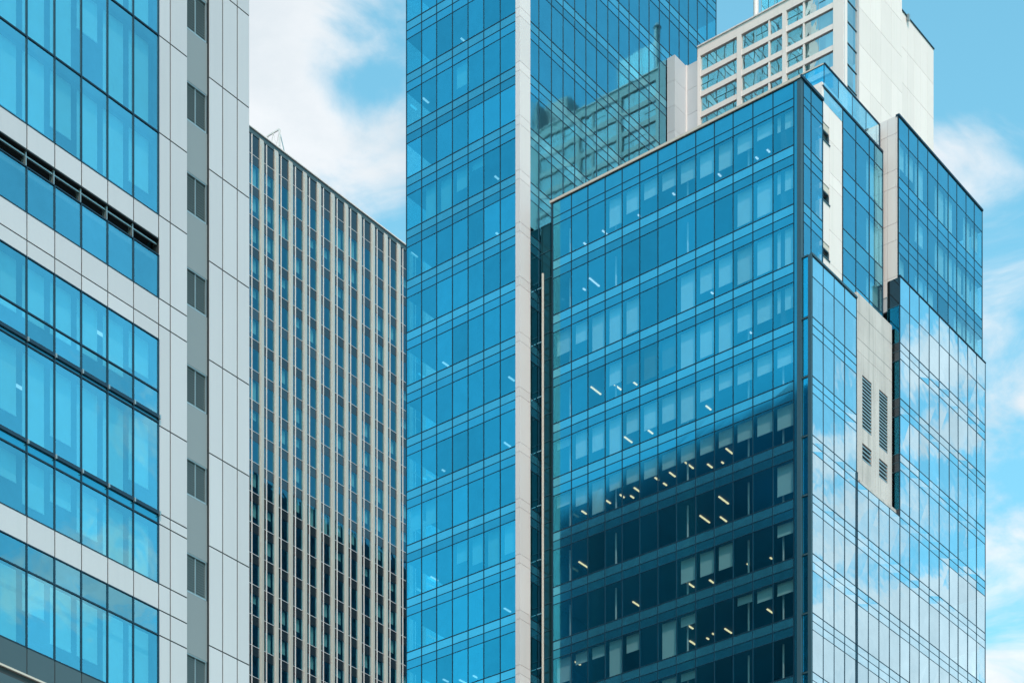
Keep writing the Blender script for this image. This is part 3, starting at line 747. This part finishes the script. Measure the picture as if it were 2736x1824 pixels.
# ================================================================== 6. white tower behind
X6, Y6 = 148.7, 84.1
h6 = Face('X', X6); k6 = Face('Y', Y6)
b6 = thing('white_tower', 'white concrete tower with gridded pale green windows and a blank tiled side', 'tower', (X6, Y6, 0))
p6 = Panes()
zr6 = (h6.z(1881, 123) + h6.z(2095, 2)) / 2
def ze(x): return 1780 + .21259 * x
yA = 98.5
cols = [(ze(430), ze(586)), (ze(588), ze(735)), (ze(737), ze(890)), (ze(945), ze(1118)), (ze(1122), ze(1280)), (ze(1300), ze(1460)), (ze(1510), ze(1715)), (ze(1735), ze(1903)), (ze(1907), ze(2100))]
zw = [h6.z(1969, y) for y in (98.9, 140.3)]
pit = 1.63; hw = zw[0] - zw[1]
nrow = 18
zbase = zw[0] - pit * nrow
M['curt'] = fabric('pale curtain', (.75, .80, .78), .4)
for j in range(nrow):
    zt, zb = zw[0] - pit * j, zw[0] - pit * j - hw
    for ci, (a, b) in enumerate(cols):
        sa, sb = h6.s(a), h6.s(b)
        random.seed(j * 31 + ci)
        p6.add(h6, sa, sb, zb, zt, 'glass_e', .12, 0, vis=lambda x, y: y < 538 - .5 * (x - 1477) - 5, jit=.004)
        BOX(h6, sa, sb, .09, .14, zb + hw * .46, zb + hw * .46 + .03).build('window_bar', 'mullg', b6) if j < 9 and random.random() < .25 else None
        if random.random() < .92:
            w = (sb - sa) * random.choice((.35, .6, .95, .95)); o = random.choice((0, (sb - sa) - w))
            BOX(h6, sa + o, sa + o + w, .24, .26, zb, zt - .02).build('curtain', 'curt', b6) if j < 8 else None
    # horizontal band below the row
    for (a, b) in ((cols[0][0], cols[2][1]), (cols[3][0], cols[5][1]), (cols[6][0], cols[8][1])):
        BOX(h6, h6.s(a), h6.s(b), 0, .5, zb - (pit - hw), zb).build('floor_band', 'white', b6)
piers = [(ze(395), ze(430)), (ze(890), ze(945)), (ze(1460), ze(1510)), (ze(2100), ze(2232))]
for a, b in piers: BOX(h6, h6.s(a), h6.s(b), -.04, .55, 0, zw[0] + .01).build('pier', 'white', b6)
for a, b in ((ze(1280), ze(1300)), (ze(1715), ze(1735))): BOX(h6, h6.s(a), h6.s(b), .02, .5, zbase, zw[0]).build('window_post', 'white', b6)
for x in (736, 1120, 1905): BOX(h6, h6.s(ze(x)) - .03, h6.s(ze(x)) + .03, .15, .3, zbase, zw[0]).build('window_post', 'greyp', b6)
BOX(h6, h6.s(ze(395)), h6.s(ze(2232)), -.02, .6, zw[0] + .01, zr6).build('parapet', 'white', b6)
BOX(h6, h6.s(ze(395)), h6.s(ze(2232)), -.10, .65, zr6, zr6 + .1).build('roof_coping', 'pil', b6)
BOX(h6, h6.s(ze(395)), h6.s(ze(2100)), 1.6, 1.8, 0, zr6 - .2).build('core_wall', 'white', b6)
BOX(h6, h6.s(ze(395)), h6.s(ze(2232)), .6, 9, zr6 - .3, zr6 - .02).build('roof', 'roofm', b6)
# grey panelled return by the blue tower
zg = zr6 - 1.0
gr = [h6.s(1832), h6.s(ze(395))]
n = 30; hp = 2.0
for j in range(18):
    hi = zg - hp * j
    BOX(h6, gr[0], gr[1] - .02, 0, .2, hi - hp + .02, hi).build('return_panel', 'greyp', b6)
    MB().box(W, x_at(1803, yA), X6 - .02, yA, yA + .74, hi - hp + .02, hi).build('return_panel', 'greyp', b6)
BOX(W, X6 - .12, X6 - .03, yA - .12, yA - .01, zg - 36, zg).build('drain_pipe', 'white', b6)
BOX(W, X6 + .25, X6 + 6, yA + .35, yA + .6, 0, zg).build('rear_wall', 'greyp', b6)
# corner glass strip and blank tiled side
xg0, xg1, xt1, xt2 = X6 + .02, x_at(2296, Y6), x_at(2410, Y6), x_at(2498, Y6)
ztop = 134.0
for j in range(26):
    zt = zr6 + 3 - 1.63 * j
    p6.add(k6, xg0 + .1, xg1 - .25, zt - 1.55, zt, 'glass_e', .1, 0, jit=.004, vis=lambda x, y: y < 420)
    BOX(k6, xg0 + .1, xg1 - .25, .05, .15, zt - 1.62, zt - 1.56).build('transom', 'mullg', b6)
for s in (xg0 + .06, xg1 - .25, xg1 - .08): BOX(k6, s - .035, s + .035, 0, .2, zr6 - 32, zr6 + 3).build('mullion', 'greyp', b6)
BOX(k6, xg0 + .1, xg1 - .1, .5, .7, 0, zr6 + 2.9).build('core_wall', 'white', b6)
BOX(Face('X', X6 + .1), -Y6 - .15, -Y6 - .02, 0, .1, zr6 - 32, zr6 + 3).build('corner_post', 'greyp', b6)
tile = 1.42
def tiles(xa, xb, zt, zb, d, n, mat):
    w = (xb - xa) / n; z = zt; r = 0
    while z > zb:
        lo = max(zb, z - tile * 2)
        for i in range(n): BOX(k6, xa + w * i + .008, xa + w * (i + 1) - .008, d, d + .3, lo + .012, z - .012).build('wall_tile', mat, b6)
        z = lo
    BOX(k6, xa + .02, xb - .02, d + .02, d + .29, zb, zt - .02).build('backing_wall', 'greyp', b6)
tiles(xg1, xt1, ztop, zr6 - 30, 0, 4, 'white')
zt2 = (k6.z(2410, 18) + k6.z(2498, 137)) / 2
tiles(xt1 + .02, xt2, zt2, zr6 - 30, .12, 5, 'white')
BOX(k6, xt1 + .02, xt2 + .04, .05, .5, zt2, zt2 + .1).build('roof_coping', 'mull', b6)
BOX(k6, xt1 + .9, xt1 + 1.15, -.12, .05, zt2 - .35, zt2 + .1).build('roof_bracket', 'steel', b6)
BOX(k6, xg1 + .1, xt1 - .05, .32, 2.2, zr6 - .5, ztop - .3).build('lift_core', 'white', b6)
BOX(k6, xt1 + .05, xt2 - .02, .45, 2.4, 0, zt2 - .05).build('rear_block', 'white', b6)
BOX(k6, xg1 + .05, xt2 - .05, .45, 5, 0, zr6 - 31).build('podium_wall', 'dteal', b6)
p6.finish(b6)
fl_ = thing('exhaust_flue', 'round white exhaust flue rising from the white tower roof', 'flue', (x_at(2020, 90.6), 90.6, zr6))
fx_, fy_ = x_at(2020, 94.5), 94.5
fl_.location = (fx_, fy_, zr6 - .05); ORIG[fl_.name] = (fx_, fy_, zr6 - .05)
MB().bar((fx_, fy_, zr6 - .05), (fx_, fy_, zr6 + 7.0), .22, 20).build('pipe', 'whitem', fl_)
MB().bar((fx_, fy_, zr6 + 2.1), (fx_, fy_, zr6 + 2.2), .25, 20).build('flange', 'pil', fl_)
MB().bar((fx_, fy_, zr6 + 7.0), (fx_, fy_, zr6 + 7.35), .32, 20, .1).build('cap', 'whitem', fl_)
rs = thing('roof_screen', 'clear glass wind screen on the white tower roof beside the flue', 'screen', (fx_ + .4, fy_ - .5, zr6))
y0_ = fy_ - .45
for k in range(3):
    BOX(h6, -y0_ + 1.25 * k + .03, -y0_ + 1.25 * k + 1.22, fx_ - X6 + .1, fx_ - X6 + .12, zr6, zr6 + 6.0).build('screen_glass', 'glass_e', rs)
for k in range(4): BOX(h6, -y0_ + 1.25 * k - .02, -y0_ + 1.25 * k + .02, fx_ - X6 + .07, fx_ - X6 + .14, zr6, zr6 + 6.05).build('post', 'steel', rs)
# ================================================================== 7. dark tower outside the picture, mirrored in the ribbed tower
b7 = thing('dark_tower', 'black glass tower mirrored in the lower windows of the ribbed tower', 'tower', (330, 70, 0))
BOX(W, 286, 372, 50, 90, 0, 229).build('tower_wall', 'dark', b7)
for k in range(57): BOX(W, 285.9, 372.1, 90.0, 90.12, 1 + 4 * k, 1.9 + 4 * k).build('floor_band', 'mullg', b7)
for k in range(44): BOX(W, 286.4 + 1.98 * k, 286.55 + 1.98 * k, 90.12, 90.3, 0, 228).build('mullion', 'mullg', b7)
# ------------------------------------------------------------------ sky, sun, camera
SUN_EL, SUN_AZ = radians(50), radians(222)   # azimuth measured clockwise from +Y
w = bpy.data.worlds.new('World'); S.world = w; w.use_nodes = True
n, l = w.node_tree.nodes, w.node_tree.links; n.clear()
out = N(n, 'ShaderNodeOutputWorld'); bg = N(n, 'ShaderNodeBackground', Strength=.14); l.new(bg.outputs[0], out.inputs[0])
sky = n.new('ShaderNodeTexSky'); sky.sky_type = 'NISHITA'; sky.sun_disc = False
sky.sun_elevation = SUN_EL; sky.sun_rotation = SUN_AZ; sky.altitude = 0; sky.air_density = 1.0; sky.dust_density = .6; sky.ozone_density = 1.5
tc = n.new('ShaderNodeTexCoord'); sep = n.new('ShaderNodeSeparateXYZ'); l.new(tc.outputs['Generated'], sep.inputs[0])
zz_ = math_(n, l, 'MAXIMUM', sep.outputs[2], .04)
cmb = n.new('ShaderNodeCombineXYZ'); l.new(math_(n, l, 'DIVIDE', sep.outputs[0], zz_), cmb.inputs[0]); l.new(math_(n, l, 'DIVIDE', sep.outputs[1], zz_), cmb.inputs[1])
warp = N(n, 'ShaderNodeTexNoise', Scale=3.0, Detail=4.0); l.new(cmb.outputs[0], warp.inputs['Vector'])
ns1 = N(n, 'ShaderNodeTexNoise', Scale=7.0, Detail=9.0, Roughness=.58, Distortion=.5); l.new(cmb.outputs[0], ns1.inputs['Vector'])
blobs = [(1.02, 1.03, .16, 1.0), (1.10, 1.11, .07, .8), (1.25, 1.10, .12, .9), (1.10, .955, .045, .6), (1.36, .70, .10, .5), (1.50, .72, .14, .42), (1.30, .66, .05, .3), (1.75, .86, .12, .55), (1.62, .82, .16, .5), (1.9, .9, .22, .7), (2.15, 1.05, .25, .8), (1.55, .76, .06, .6),
         (2.00, -1.08, .22, 1.15), (1.62, -.94, .055, 1.0), (1.56, -.80, .06, .95), (1.66, -.84, .05, .9), (1.75, -.98, .10, .95), (1.39, -1.60, .10, 1.0), (1.262, -1.36, .05, .9),
         (-2.6, 1.0, .6, .6), (.2, -1.8, .5, .8), (-1.2, -1.0, .6, .8), (.4, 2.2, .5, .7), (-.8, 2.8, .7, .7), (3.2, .2, .7, .8), (2.6, -2.0, .5, .9)]
acc = None
for bx, by, br, bgn in blobs:
    d = n.new('ShaderNodeVectorMath'); d.operation = 'DISTANCE'; l.new(cmb.outputs[0], d.inputs[0]); d.inputs[1].default_value = (bx, by, 0)
    mr = n.new('ShaderNodeMapRange'); mr.interpolation_type = 'SMOOTHSTEP'; l.new(d.outputs['Value'], mr.inputs[0])
    mr.inputs[1].default_value = br * 1.5; mr.inputs[2].default_value = br * .2; mr.inputs[3].default_value = 0; mr.inputs[4].default_value = bgn
    acc = mr.outputs[0] if acc is None else math_(n, l, 'MAXIMUM', acc, mr.outputs[0])
for bx, by, br, bgn in [(1.038, .928, .045, .62), (1.062, .962, .03, .5), (1.26, .62, .06, .5)]:   # clear gaps
    d = n.new('ShaderNodeVectorMath'); d.operation = 'DISTANCE'; l.new(cmb.outputs[0], d.inputs[0]); d.inputs[1].default_value = (bx, by, 0)
    mr = n.new('ShaderNodeMapRange'); mr.interpolation_type = 'SMOOTHSTEP'; l.new(d.outputs['Value'], mr.inputs[0])
    mr.inputs[1].default_value = br * 1.5; mr.inputs[2].default_value = br * .2; mr.inputs[3].default_value = 0; mr.inputs[4].default_value = bgn
    acc = math_(n, l, 'SUBTRACT', acc, mr.outputs[0])
dens = math_(n, l, 'MULTIPLY_ADD', math_(n, l, 'SUBTRACT', ns1.outputs[0], .5), 2.3, acc)
mr = n.new('ShaderNodeMapRange'); mr.interpolation_type = 'SMOOTHSTEP'; l.new(dens, mr.inputs[0]); mr.inputs[1].default_value = .22; mr.inputs[2].default_value = .95
cov = math_(n, l, 'MULTIPLY', mr.outputs[0], .95)
tint = mixc(n, l, 1.0, sky.outputs[0], (1.25, 2.09, 1.66), 'MULTIPLY')
CLOUD = 4.5
ns2 = N(n, 'ShaderNodeTexNoise', Scale=4.5, Detail=7.0, Roughness=.6, Distortion=.3)
mp2 = n.new('ShaderNodeMapping'); mp2.inputs['Location'].default_value = (3.1, 1.7, 0); l.new(cmb.outputs[0], mp2.inputs[0]); l.new(mp2.outputs[0], ns2.inputs['Vector'])
sh = n.new('ShaderNodeMapRange'); l.new(ns2.outputs[0], sh.inputs[0]); sh.inputs[1].default_value = .35; sh.inputs[2].default_value = .65
ccol = mixc(n, l, sh.outputs[0], (CLOUD * .66, CLOUD * .76, CLOUD * .83), (CLOUD * .97, CLOUD, CLOUD * 1.03))
bw = n.new('ShaderNodeRGBToBW'); l.new(tint, bw.inputs[0])
ccol = mixc(n, l, .36, ccol, bw.outputs[0], 'ADD')
cl = mixc(n, l, cov, tint, ccol)
l.new(cl, bg.inputs[0])
sd = bpy.data.lights.new('sun', 'SUN'); sd.energy = 2.8; sd.angle = radians(.5); sd.color = (1, .79, .69)
so = bpy.data.objects.new('sun', sd); COL.objects.link(so)
sv = Vector((sin(SUN_AZ) * cos(SUN_EL), cos(SUN_AZ) * cos(SUN_EL), sin(SUN_EL)))
so.rotation_euler = sv.to_track_quat('Z', 'Y').to_euler()
cd = bpy.data.cameras.new('camera'); co = bpy.data.objects.new('camera', cd); COL.objects.link(co)
cd.sensor_fit = 'HORIZONTAL'; cd.sensor_width = 36; cd.lens = F / 2736 * 36
cd.shift_y = (HY - 912) / 2736; cd.clip_end = 6000; cd.clip_start = .1
co.location = (0, 0, CAMZ); co.rotation_euler = (pi / 2, 0, A - pi / 2)
S.camera = co
S.view_settings.view_transform = 'Standard'; S.view_settings.look = 'None'; S.view_settings.exposure = 0.35; S.view_settings.gamma = 1
S.cycles.use_denoising = True; S.cycles.caustics_reflective = False; S.cycles.caustics_refractive = False
S.cycles.max_bounces = 10; S.cycles.transparent_max_bounces = 16; S.cycles.sample_clamp_indirect = 6
